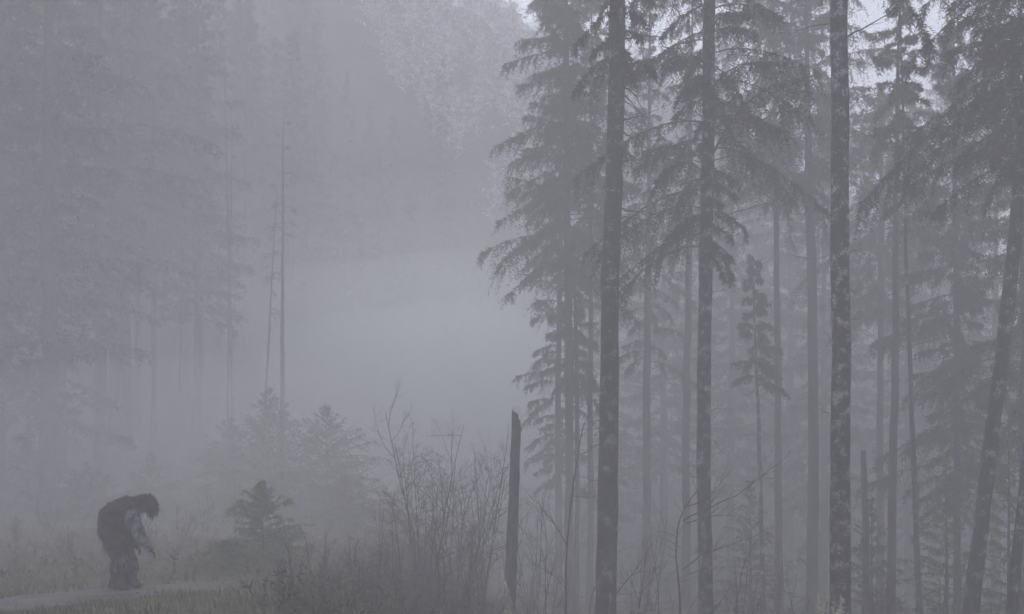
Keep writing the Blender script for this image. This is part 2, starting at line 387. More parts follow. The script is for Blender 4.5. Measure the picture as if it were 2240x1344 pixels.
px_tree('fir_tree', 'grey trunk faint between the dead-limbed trunk and the drooping-crowned one, nearer the former',
    [(1412, 1344), (1414, 900), (1416, 650)], 48.0, (20, 15), -100, 'bark', dict(low=800, R=2.6, nb=70, **Q_), seed=25)
px_tree('fir_tree', 'faint trunk close behind the mid-thick drooping-crowned trunk',
    [(1500, 1344), (1503, 900), (1507, 600)], 47.0, (19, 14), -150, 'bark', dict(low=560, R=2.4, nb=60, **Q_), seed=26)
px_tree('fir_tree', 'slender conifer on a thin bare stem between the drooping-crowned trunk and the thickest trunk',
    [(1668, 1344), (1663, 1100), (1658, 930)], 37.0, (12, 8), 560, 'lichen_bark', dict(low=840, R=1.3, nb=34, **Q_),
    limbs=[([(1660, 952), (1630, 951), (1600, 952)], 0.008), ([(1662, 1218), (1635, 1222), (1618, 1226)], 0.008), ([(1664, 1216), (1680, 1215)], 0.007)], seed=27)
px_tree('fir_tree', 'faint broad trunk just before the thickest lichen trunk',
    [(1778, 1344), (1776, 900), (1771, 500)], 40.0, (26, 20), -250, 'bark', dict(low=440, R=3.6, nb=90, shape=0.5, **Q_), seed=28)
px_tree('fir_tree', 'thin straight trunk midway between thickest trunk and leaning trunk',
    [(1948, 1344), (1954, 1000), (1960, 600)], 33.0, (20, 14), -120, 'bark', dict(low=330, R=1.7, nb=40, **Q_),
    limbs=[([(1965, 432), (1980, 428), (1990, 426)], 0.012), ([(1964, 770), (2010, 752), (2060, 740), (2130, 735)], 0.016)], seed=29)
px_tree('fir_tree', 'thin crooked dark trunk tilting toward the thin straight trunk',
    [(2012, 1344), (2005, 1100), (1996, 920), (1992, 780)], 30.0, (14, 9), -60, 'light_lichen_bark', dict(low=470, R=1.3, nb=30, **Q_),
    limbs=[([(2004, 1045), (2030, 1010), (2050, 985)], 0.007), ([(2000, 1190), (1985, 1160)], 0.006)], seed=30)
px_tree('fir_tree', 'reddish-grey thin trunk broken off high, beside the thickest trunk',
    [(1896, 1344), (1893, 1150), (1889, 1000)], 34.0, (16, 13), 985, 'bark', None, seed=31, tip_r=0.075)
px_tree('fir_tree', 'conifer filling the fog with boughs above and between the two lichen trunks',
    [(1704, 1344), (1702, 900), (1698, 500)], 43.0, (18, 12), -330, 'bark', dict(low=420, R=4.2, nb=130, shape=0.45, **Q_), seed=32)
px_tree('fir_tree', 'bushy conifer behind the thin straight trunk, sky flecks at its boughs',
    [(1925, 1344), (1925, 900), (1928, 500)], 45.0, (17, 12), 200, 'bark', dict(low=700, R=3.6, nb=120, shape=0.45, **Q_), seed=33)
px_tree('fir_tree', 'bushy conifer just inside the leaning trunk with greenish lower boughs',
    [(2092, 1344), (2090, 900), (2088, 500)], 36.0, (16, 12), 60, 'bark', dict(low=1120, R=2.7, nb=190, shape=0.4, **Q_), seed=34)
px_tree('fir_tree', 'greenish conifer showing on the outer side of the leaning trunk',
    [(2236, 1344), (2236, 900), (2238, 500)], 31.0, (18, 14), 100, 'bark', dict(low=1000, R=2.2, nb=90, shape=0.4, **Q_), seed=35)

# ---- variants for the fog-veiled trees
VAR = []
for k in range(6):
    r = np.random.default_rng(100 + k); H = 24.0
    lo = [0.34, 0.28, 0.42, 0.22, 0.12, 0.72][k]
    cm = crown_mesh(H * lo, H, [2.7, 3.0, 2.6, 3.2, 3.0, 1.7][k], r, [120, 130, 110, 130, 150, 16][k], droop=0.5, hang=0.8, dens=7.5, size=0.22, n=13, tw=0.5, shape=0.6, tuft=1.0, elv=0.2, mul=irr, mats=[M['needle_far'], M['twig']], name='fog_crown')
    tm = trunk_mesh([(0, 0, -0.5), (0.05, 0.05, H * 0.4), (0, 0, H)], [0.21, 0.16, 0.02], r, [M['bark']], 8, 'fog_trunk')
    if k == 5:                                   # nearly bare pole: thin drooping dead branches with sparse wisps
        mb = MB()
        for i in range(26):
            z = H * (0.5 + 0.49 * r.random()); a = r.random() * 6.283; L = 0.5 + 2.2 * r.random() * (1.1 - z / H); o_ = np.array([math.cos(a), math.sin(a), 0])
            P = np.array([[0, 0, z], o_ * L * 0.5 + [0, 0, z + 0.1], o_ * L + [0, 0, z - 0.35 * L]]); mb.tube(smooth_path(P, 6), np.linspace(0.03, 0.008, 6), 3, 1)
            foliage(mb, P[1:2] + r.normal(0, 0.05, (3, 3)), unit(np.tile(o_, (3, 1)) + r.normal(0, 0.5, (3, 3)) + [0, 0, -0.4]), np.full(3, L * 0.6), r, 9, 0.16, 0.3, 0, 0.7)
        cm = mb.mesh('fog_crown', [M['needle_far'], M['twig']])
    VAR.append((tm, cm))
def fog_tree(label, x, Y, H, k, group, name='fir_tree', wid=1.0, sink=0.0, seed=0, slim=1.0):
    X = (x - CX) * Y / F; z = float(ground(X, Y)) - sink
    root = bpy.data.objects.new(name, None); COL.objects.link(root); root.location = (X, Y, z)
    s = H / 24.0; root.scale = (s * wid, s * wid, s); root.rotation_euler = (0, 0, (seed * 1.7 + x * 0.37) % 6.28)
    tag(root, label, 'tree', group)
    t = add('trunk', VAR[k][0], root); t.scale = (slim, slim, 1); add('crown', VAR[k][1], root)
    return root
far_labels = {300: 'faint trunk furthest out in the row of foggy trunks', 338: 'second foggy trunk counted from the outer end of the row',
    395: 'thin foggy trunk just before the thick merged pair of trunks', 432: 'thick blurred trunk with low boughs in the foggy row',
    497: 'foggy trunk with a side bough, first of the close pair', 514: 'foggy trunk closest behind the side-boughed one of the pair',
    566: 'slim foggy trunk leaning slightly, next to the last in the row', 620: 'slim straight foggy trunk nearest the pale gap'}
for i, (x, lab) in enumerate(far_labels.items()):
    Y = [54, 53, 56, 55, 52, 54, 51, 50][i]
    o = fog_tree(lab, x, Y, [24, 25, 24, 26, 17, 21, 15, 18][i], [0, 0, 2, 1, 5, 5, 5, 5][i], 'row of foggy trunks beside the pale gap', wid=[1.1, 1.1, 1, 1.2, 1, 1.1, 0.8, 1.0][i], seed=i, slim=[.5, .6, .45, .9, .5, .5, .7, .75][i])
    o.rotation_euler = (0, {566: 0.06, 514: 0.03, 497: -0.03}.get(x, 0), o.rotation_euler[2])
rr = np.random.default_rng(77)
LF = [(20, 50), (75, 60), (130, 47), (190, 64), (250, 55), (330, 66), (60, 68), (160, 68), (410, 66), (480, 68), (300, 62), (-60, 46), (-40, 64), (380, 68), (540, 68),
      (100, 40), (215, 46), (-10, 42), (280, 50), (440, 62), (30, 66), (520, 70), (600, 74), (690, 78), (650, 82), (560, 76), (640, 70)]
for i, (x, Y) in enumerate(LF):
    fog_tree('tall conifer almost lost in the grey fog above the shaggy figure', x, Y, ((25 if Y < 60 else 20) if Y < 71 else 12) + 4 * rr.random(), int(rr.integers(0, 5)) if x < 220 else [0, 2, 1][i % 3] if Y < 71 else 4, 'conifers lost in fog over the figure', wid=1.1 + 0.25 * rr.random(), seed=i)
RF = [(1330, 62), (1380, 70), (1450, 60), (1530, 66), (1600, 58), (1660, 70), (1730, 62), (1800, 55), (1860, 64), (1990, 56), (2040, 66), (2130, 58), (2180, 50), (2260, 62), (1580, 82), (1850, 82), (2060, 84)]
for i, (x, Y) in enumerate(RF):
    fog_tree('dim conifer deep in the wood behind the tall trunks', x, Y, 20 + 7 * rr.random(), int(rr.integers(0, 5)) if x < 1600 else 3 + i % 2, 'dim conifers deep behind the tall trunks', wid=1.0 + 0.2 * rr.random(), seed=i + 40)

# ---- young conifers on the left of centre
Y_ = dict(droop=0.25, hang=0.35, dens=9, size=0.12, n=10, tw=0.46, tuft=1.0, el0=0.12, lmin=0.05, tmin=0.06, taper=0.45, rise=0.75, whorl=17, elv=0.2, mul=lambda a, f: 0.65 + 0.5 * abs(math.sin(a * 1.3 + f * 17)) + 0.2 * math.sin(f * 60 + a))
def young(label, x, ytop, ybase, Y, R, nb, seed, mt='needle_young', shape=1.05):
    X = (x - CX) * Y / F; gz = float(ground(X, Y)); zt = CZ - (ytop - HY) * Y / F
    r = np.random.default_rng(seed)
    root = bpy.data.objects.new('young_conifer', None); COL.objects.link(root); root.location = (X, Y, gz)
    tag(root, label, 'tree', 'young conifers by the track')
    H = zt - gz
    add('trunk', trunk_mesh([(0, 0, -0.2), (0.02, 0, H * 0.5), (0, 0, H)], [0.02 + H * 0.009, H * 0.006, 0.006], r, [M['bark']], 7), root)
    add('crown', crown_mesh(H * 0.05, H * 0.985, R, r, nb, shape=shape, mats=[M[mt], M['twig']], **Y_), root)
YS = 1
young('spiky-topped young conifer, tallest of the dark clump beside the gap', 588, 842, 1250, 43, 4.2, 200, 201, 'needle')
young('young conifer of the dark clump whose boughs fringe the pale gap', 713, 880, 1280, 44, 4.0, 200, 202, 'needle')
young('nearest green young conifer standing by the end of the track', 572, 1052, 1400, 26, 1.55, 120, 233)
young('low green conifer spreading beside the foot of the nearest green one', 500, 1185, 1400, 24, 1.1, 50, 204)
young('faint young conifer at the outer flank of the dark clump', 505, 905, 1280, 45, 3.4, 150, 205, 'needle')
young('small dark conifer before the dark clump, between it and the bare shrubs', 755, 1040, 1300, 40, 2.6, 110, 206, 'needle')
young('dim young conifer rising behind the shaggy figure', 330, 985, 1280, 42, 2.6, 100, 207, 'needle')
young('dim young conifer at the outermost edge beyond the track', 60, 960, 1280, 40, 2.8, 100, 208, 'needle')
young('dim young conifer between the figure and the outermost one', 185, 1010, 1280, 38, 2.3, 90, 209, 'needle')
young('dim conifer with low boughs in front of the drooping-crowned trunk, outer side', 1640, 1040, 1350, 42, 2.3, 100, 213, 'needle')
young('dim low conifer just outside the thickest trunk', 1905, 1080, 1350, 33, 1.6, 80, 214, 'needle')
young('dull green bushy conifer between the crooked sapling and the leaning trunk', 2070, 985, 1350, 30, 1.6, 90, 215)
young('dull green conifer filling the corner beyond the leaning trunk', 2205, 940, 1350, 29, 1.7, 90, 216)

# ------------------------------------------------------------------ bare shrubs and saplings
def grow(mb, p, d, L, rad, depth, r, spread=0.55, up=0.25, kids=5, segs=5, wob=0.13):
    pts = [p]; q = p.copy(); v = d.copy()
    for i in range(segs):
        v = unit(v + r.normal(0, wob, 3) + np.array([0, 0, up * 0.12])); q = q + v * L / segs; pts.append(q)
    P = np.array(pts); mb.tube(P, np.linspace(rad, rad * 0.35, segs + 1), 4 if depth > 1 else 3, 0, False)
    if depth == 0: return
    for k in range(kids):
        t = 0.22 + 0.75 * (k + r.random()) / kids; i = min(int(t * segs), segs - 1); s = P[i] + (P[i + 1] - P[i]) * (t * segs - i)
        dd = unit(unit(P[i + 1] - P[i]) + r.normal(0, spread, 3) + np.array([0, 0, 0.15]))
        grow(mb, s, dd, L * (0.26 + 0.20 * r.random()) * (1.15 - 0.55 * t), rad * 0.5 * (1.1 - 0.4 * t), depth - 1, r, spread, up, kids, 4, 0.2)
def shrub(label, x, ytop, Y, stems, seed, group='bare shrubs', lean=0.16, thick=0.014, kids=6, name='bare_shrub', mt='twig', depth=2):
    r = np.random.default_rng(seed); X = (x - CX) * Y / F; gz = float(ground(X, Y))
    H = CZ - (ytop - HY) * Y / F - gz
    root = bpy.data.objects.new(name, None); COL.objects.link(root); root.location = (X, Y, gz)
    tag(root, label, 'shrub', group)
    for s in range(stems):
        mb = MB(); f = 1.0 if s == 0 else 0.55 + 0.4 * r.random()
        d = unit(np.array([r.normal(0, lean), r.normal(0, lean), 1.0])) if s else unit(np.array([r.normal(0, 0.03), 0, 1.0]))
        grow(mb, np.array([r.normal(0, 0.08), r.normal(0, 0.08), -0.1]), d, H * f * 1.02, thick * (0.7 + 0.5 * f), depth, r, kids=kids + 1, segs=8, spread=0.8, wob=0.06)
        add('stem', mb.mesh('stem', [M[mt]]), root)
shrub('tallest bare shrub with fine twigs, under the pale gap', 928, 892, 25, 7, 301, thick=0.013, kids=8, depth=3, lean=0.13)
shrub('bare shrub with an upright stem close before the broken snag', 1066, 915, 27, 6, 302, thick=0.012, kids=8, depth=3, lean=0.13)
shrub('thin bare shrub on the gap side of the tallest bare shrub', 886, 1055, 22, 4, 303, kids=7, thick=0.010, depth=3)
shrub('dense twiggy bare shrub between the two upright stems', 990, 950, 26, 9, 304, kids=7, lean=0.2, depth=3, thick=0.011)
shrub('bare shrub fanning low beside the dark conifer clump', 835, 1075, 26, 6, 305, lean=0.16, depth=3, thick=0.010)
shrub('rounded brown brush filling the space before the broken snag', 1025, 1040, 28, 9, 306, lean=0.2, depth=3, kids=6, thick=0.012)
shrub('brown brush spreading under the tallest bare shrub', 930, 1090, 25, 9, 307, lean=0.2, depth=3, kids=6, thick=0.012)
shrub('brown brush crowding the far side of the broken snag', 1170, 1070, 27, 8, 308, lean=0.2, depth=3, kids=6, thick=0.012)
SB = [(700, 1150, 22, 'low bare shrub under the gap-side conifer of the dark clump'), (640, 1180, 21, 'low bare shrub close beside the nearest green young conifer'),
      (760, 1160, 23, 'low bare shrub under the small dark conifer before the clump'), (800, 1190, 21, 'low bare shrub at the foot of the fanning shrub'),
      (1180, 1110, 23, 'low bare shrub between the broken snag and the crooked sapling'), (1400, 1120, 25, 'low bare shrub just past the dead-limbed trunk'),
      (1440, 1160, 22, 'low bare shrub against the back of the bowed sapling'), (1620, 1150, 24, 'low bare shrub past the drooping-crowned trunk, nearest to it'),
      (1700, 1180, 23, 'low bare shrub between the slender thin-stemmed conifer and thickest trunk'), (1590, 1200, 21, 'low bare shrub under the lowest branch of the bowed sapling'),
      (1380, 1200, 20, 'low bare shrub around the slanting dark sapling'), (1040, 1120, 22, 'low bare shrub right before the dry weed by the snag'),
      (960, 1130, 21, 'low bare shrub in front of the tallest bare shrub')]
for i, (x, y, Y, lab) in enumerate(SB):
    shrub(lab, x, y, Y, 5, 320 + i, 'low bare shrubs in the thicket', 0.25, 0.010, 6)
SL = [(30, 1120, 30, 'dim bare shrub at the picture edge behind the track'), (110, 1080, 33, 'dim bare shrub second from the edge behind the track'),
      (400, 1100, 30, 'dim bare shrub midway between the figure and the nearest green conifer'), (450, 1060, 34, 'dim bare shrub close to the faint flank conifer'),
      (340, 1130, 27, 'dim bare shrub in front of the bowed head of the figure'), (150, 1150, 26, 'dim bare shrub just behind the back of the figure'),
      (250, 1040, 38, 'dim bare shrub rising above the bent back of the figure'), (420, 1180, 25, 'dim bare shrub where the track fades out')]
for i, (x, y, Y, lab) in enumerate(SL):
    shrub(lab, x, y, Y, 6, 350 + i, 'dim shrubs on the bank behind the figure', 0.28, 0.012, 7)
SR = [(1890, 1180, 26, 'dim bare shrub around the reddish broken trunk'), (2070, 1130, 27, 'dim bare shrub under the dull green bushy conifer'),
      (2180, 1170, 26, 'dim bare shrub between the leaning trunk and the edge trunk'), (1930, 1230, 24, 'dim bare shrub at the foot of the thin straight trunk'),
      (2050, 1220, 23, 'dim bare shrub just outside the crooked sapling trunk'), (1740, 1240, 22, 'dim bare shrub close before the thickest lichen trunk')]
for i, (x, y, Y, lab) in enumerate(SR):
    shrub(lab, x, y, Y, 5, 370 + i, 'dim shrubs under the big trunks', 0.25, 0.010, 6)

def sapling(label, Y, stem, rad, branches, seed, mt='twig'):
    r = np.random.default_rng(seed); P = [at(x, y, Y) for x, y in stem]
    gz = float(ground(P[0][0], Y)); foot = P[0].copy(); foot[2] = gz - 0.1; P = [foot] + P
    base = np.array([foot[0], Y, gz]); root = bpy.data.objects.new('bare_sapling', None); COL.objects.link(root); root.location = base
    tag(root, label, 'sapling')
    mb = MB(); Q = smooth_path(np.array(P) - base, 26); mb.tube(Q, np.linspace(rad, rad * 0.3, 26), 6, 0, True, 0.05, r)
    for k in range(14):
        i = r.integers(8, 26); grow(mb, Q[i], unit(r.normal(0, 0.5, 3) + [0, 0, 0.5]), 0.35 + 0.3 * r.random(), rad * 0.22, 1, r, kids=3)
    add('stem', mb.mesh('stem', [M[mt]], True), root)
    for pts, r0 in branches:
        mb = MB(); B = smooth_path(np.array([at(x, y, Y - 0.12 * i) - base for i, (x, y) in enumerate(pts)]), 14)
        B[1:-1] += r.normal(0, 0.01, (12, 3))
        mb.tube(B, np.linspace(r0, r0 * 0.3, 14), 5)
        d = unit(B[-1] - B[0])
        for k in range(9):
            i = r.integers(3, 14); grow(mb, B[i], unit(d + r.normal(0, 0.5, 3) + [0, 0, 0.3]), 0.3 + 0.4 * r.random(), r0 * 0.4, 1, r, kids=3)
        add('branch', mb.mesh('branch', [M[mt]]), root)
sapling('bowed bare sapling with branches sweeping across the drooping-crowned trunk', 23.0,
    [(1488, 1340), (1484, 1270), (1479, 1215), (1484, 1150), (1502, 1105), (1530, 1068)], 0.030,
    [([(1504, 1108), (1535, 1096), (1560, 1075), (1586, 1042)], 0.014), ([(1494, 1140), (1550, 1110), (1600, 1090), (1660, 1045), (1712, 1008)], 0.016),
     ([(1500, 1145), (1560, 1130), (1610, 1128)], 0.012), ([(1492, 1248), (1540, 1215), (1590, 1195), (1650, 1174)], 0.014)], 401)
sapling('bare sapling with a crooked stem in front of the ragged bordering conifer', 22.5,
    [(1238, 1340), (1239, 1220), (1245, 1140), (1252, 1075), (1262, 1010), (1271, 955), (1284, 915), (1312, 893)], 0.024,
    [([(1252, 1085), (1280, 1088), (1312, 1089)], 0.010), ([(1276, 993), (1305, 973), (1342, 955)], 0.010), ([(1240, 1195), (1215, 1150), (1190, 1115), (1160, 1085)], 0.012),
     ([(1240, 1290), (1210, 1260), (1160, 1230)], 0.010)], 402)
sapling('thin slanting bare sapling crossing low before the dead-limbed trunk', 20.5,
    [(1290, 1335), (1300, 1290), (1325, 1245), (1345, 1215)], 0.016, [([(1325, 1245), (1340, 1255), (1365, 1270)], 0.006)], 403, 'pale_twig')
sapling('slanting dark bare sapling low between dead-limbed and bowed saplings', 21.5,
    [(1338, 1335), (1352, 1295), (1380, 1260), (1405, 1225), (1422, 1195)], 0.016, [([(1380, 1260), (1405, 1250), (1430, 1255)], 0.008)], 404)

# ------------------------------------------------------------------ undergrowth and grass (nobody could count it)
def blades(name, label, pts, H, W, lean, mt, r, segs=2):
    n = len(pts); a = r.random(n) * 6.283; l = H * (0.5 + 0.7 * r.random(n)); ld = r.random(n) * 6.283
    k = lean * (0.3 + r.random(n)); side = np.stack([np.cos(a), np.sin(a), 0 * a], 1) * (W * (0.6 + 0.8 * r.random(n)))[:, None]
    off = np.stack([np.cos(ld) * k * l, np.sin(ld) * k * l, l], 1); mid = pts + off * np.array([0.35, 0.35, 0.55])
    V = np.stack([pts - side, pts + side, mid - side * 0.7, mid + side * 0.7, pts + off], 1).reshape(-1, 3)
    b = (np.arange(n) * 5)[:, None]
    T = np.concatenate([b + np.array([[0, 1, 3]]), b + np.array([[0, 3, 2]]), b + np.array([[2, 3, 4]])])
    return tag(add(name, new_mesh(name, V, T, [M[mt]])), label, 'undergrowth' if name != 'grass' else 'grass', kind='stuff')
def scatter(n, x0, x1, y0, y1, r, cond=None):
    X = x0 + (x1 - x0) * r.random(n); Y = y0 + (y1 - y0) * r.random(n)
    if cond is not None: k = cond(X, Y); X, Y = X[k], Y[k]
    return np.stack([X, Y, ground(X, Y) - 0.02], 1)
r = np.random.default_rng(55)
pathx = lambda Y: np.interp(Y, pc[:, 1], pc[:, 0])
offpath = lambda X, Y: (np.abs(X - pathx(Y)) > 1.05 + 0.16 * r.standard_normal(len(X))) | (Y > 20.6)
blades('grass', 'dull grass and low weeds along the verges of the track', scatter(60000, -22, 0, 12, 40, r, offpath), 0.20, 0.006, 0.6, 'grass', r)
blades('undergrowth', 'tangled dead stems and brambles filling the thicket along the bottom', scatter(26000, -4.5, 16, 15, 34, r, lambda X, Y: offpath(X, Y) & (X > -3.6 + 0 * Y)), 0.75, 0.005, 0.6, 'stem', r)
# loose stones on the track
pts = scatter(900, -11, -4, 9, 21, r, lambda X, Y: np.abs(X - pathx(Y)) < 0.85)
pts[:, 2] = ground(pts[:, 0], pts[:, 1]) + 0.055; k = len(pts); sz = (0.010 + 0.03 * r.random(k) ** 3)[:, None, None]
oc = np.array([(1, 0, 0), (0, 1, 0), (-1, 0, 0), (0, -1, 0), (0, 0, 0.7), (0, 0, -0.7)]); oc = oc[None] * (0.7 + 0.6 * r.random((k, 6, 1)))
V_ = (pts[:, None] + oc * sz).reshape(-1, 3); T_ = np.array([(0, 1, 4), (1, 2, 4), (2, 3, 4), (3, 0, 4), (1, 0, 5), (2, 1, 5), (3, 2, 5), (0, 3, 5)])
tag(add('gravel', new_mesh('gravel', V_, (np.arange(k)[:, None, None] * 6 + T_[None]).reshape(-1, 3), [M['stone']])), 'loose pale stones strewn on the track', 'gravel', kind='stuff')
# leafy bramble mass
pts = scatter(1500, -4.0, 16, 15.5, 34, r, lambda X, Y: X > pathx(np.clip(Y, 8, 24)) + 1.8)
mb = MB(); pts[:, 2] += 0.15
D = unit(r.normal(0, 0.6, (len(pts), 3)) + [0, 0, 0.8])
foliage(mb, pts, D, 0.6 + 0.7 * r.random(len(pts)), r, 16, 0.13, 0.5, 0, 1.4)
tag(add('undergrowth', mb.mesh('bramble_leaves', [M['stem'], M['twig']])), 'low dull leafy brambles covering the slope under the trunks', 'undergrowth', kind='stuff')
mb = MB(); pts = scatter(1100, -26, -3.5, 22, 42, r, lambda X, Y: offpath(X, Y))
D = unit(r.normal(0, 0.6, (len(pts), 3)) + [0, 0, 0.8])
foliage(mb, pts, D, 0.5 + 0.6 * r.random(len(pts)), r, 16, 0.14, 0.5, 0, 1.4)
tag(add('undergrowth', mb.mesh('bank_brush', [M['grass'], M['twig']])), 'dim low brush covering the bank behind the track', 'undergrowth', kind='stuff')

# dry weeds with pale seed heads
def weed(label, x, ytop, Y, seed, H=None):
    r = np.random.default_rng(seed); X = (x - CX) * Y / F; gz = float(ground(X, Y)); H = CZ - (ytop - HY) * Y / F - gz
    root = bpy.data.objects.new('dry_weed', None); COL.objects.link(root); root.location = (X, Y, gz)
    tag(root, label, 'weed', 'dry pale weeds')
    for s in range(3):
        mb = MB(); h = H * (1 if s == 0 else 0.82 + 0.1 * s * r.random()); ox, oy = r.normal(0, 0.05, 2) * (s > 0)
        P = smooth_path([(ox, oy, -0.05), (ox * 1.4, oy, h * 0.5), (ox * 2 + 0.03, oy, h)], 8); mb.tube(P, np.linspace(0.006, 0.003, 8), 4)
        st = add('stem', mb.mesh('stem', [M['straw']]), root)
        mh = MB(); k = 46; u = r.random(k) ** 0.7; S = P[-1] - np.stack([0 * u, 0 * u, u * h * 0.22], 1)
        foliage(mh, S, unit(r.normal(0, 0.7, (k, 3)) + [0, 0, 0.5]), np.full(k, 0.05), r, 4, 0.035, 0.5, 0, 1.6)
        add('seed_head', mh.mesh('seed_head', [M['straw']]), root)
weed('tall dry weed with pale seed heads before the broken snag', 1101, 1268, 14.5, 501)
weed('dry pale weed sprig just inside the thickest trunk', 1786, 1298, 14, 502)
weed('dry pale weed sprig against the foot of the thickest trunk', 1834, 1300, 13.5, 503)
weed('short dry weed at the foot of the drooping-crowned trunk', 1592, 1326, 14, 504)
weed('short dry weed between the dead-limbed trunk and the bowed sapling', 1400, 1330, 14, 505)

# ------------------------------------------------------------------ hillside forests (one mass each)
def hill_forest(name, label, n, x0, x1, y0, y1, mt, seed, hmin, hmax, cond=None, bushy=False):
    r = np.random.default_rng(seed); B = []
    for k in range(4):
        mb = MB(); rk = np.random.default_rng(seed + k)
        for i in range(34):
            f = (i + rk.random()) / 34; a = i * 2.4 + rk.normal(0, 0.4); L = 0.17 * (1 - f) ** 0.8 * (0.7 + 0.5 * rk.random()) + 0.012
            d = np.array([math.cos(a), math.sin(a), -0.25])
            if bushy:
                d = unit(np.array([math.cos(a) * 0.6, math.sin(a) * 0.6, 0.7]) + rk.normal(0, 0.25, 3))
                foliage(mb, np.array([[0, 0, 0.12 + 0.55 * f]]), d[None], np.array([0.42 * (1 - 0.5 * f)]), rk, 7, 0.07, 0.25, 0, 1.0)
                continue
            foliage(mb, np.array([[0, 0, 0.10 + 0.89 * f]]), unit(d)[None], np.array([L]), rk, 6, 0.05, 0.3, 0, 1.8)
        B.append((np.vstack(mb.V), np.vstack(mb.T)))
    pts = scatter(n, x0, x1, y0, y1, r, cond); V = []; T = []; o = 0
    for i, p in enumerate(pts):
        v, t = B[i % 4]; h = hmin + (hmax - hmin) * r.random(); a = r.random() * 6.28; c, s = math.cos(a) * h, math.sin(a) * h
        V.append(np.stack([v[:, 0] * c - v[:, 1] * s, v[:, 0] * s + v[:, 1] * c, v[:, 2] * h], 1) + p); T.append(t + o); o += len(v)
    tag(add(name, new_mesh(name, np.vstack(V), np.vstack(T), [mt])), label, 'forest', kind='stuff')
hill_forest('forest', 'dark wooded hillside dissolving in fog behind the gap', 900, -80, 55, 66, 108, M['needle_far'], 600, 6, 10, lambda X, Y: ~((Y > 82) & (X > -20 + (96 - Y) * 1.3)))
hill_forest('forest', 'frosted wooded hilltop seen faintly at the top of the gap', 1300, -26, 60, 82, 110, M['needle_frost'], 700, 3.5, 6.5, lambda X, Y: X > -20 + (96 - Y) * 1.3, True)

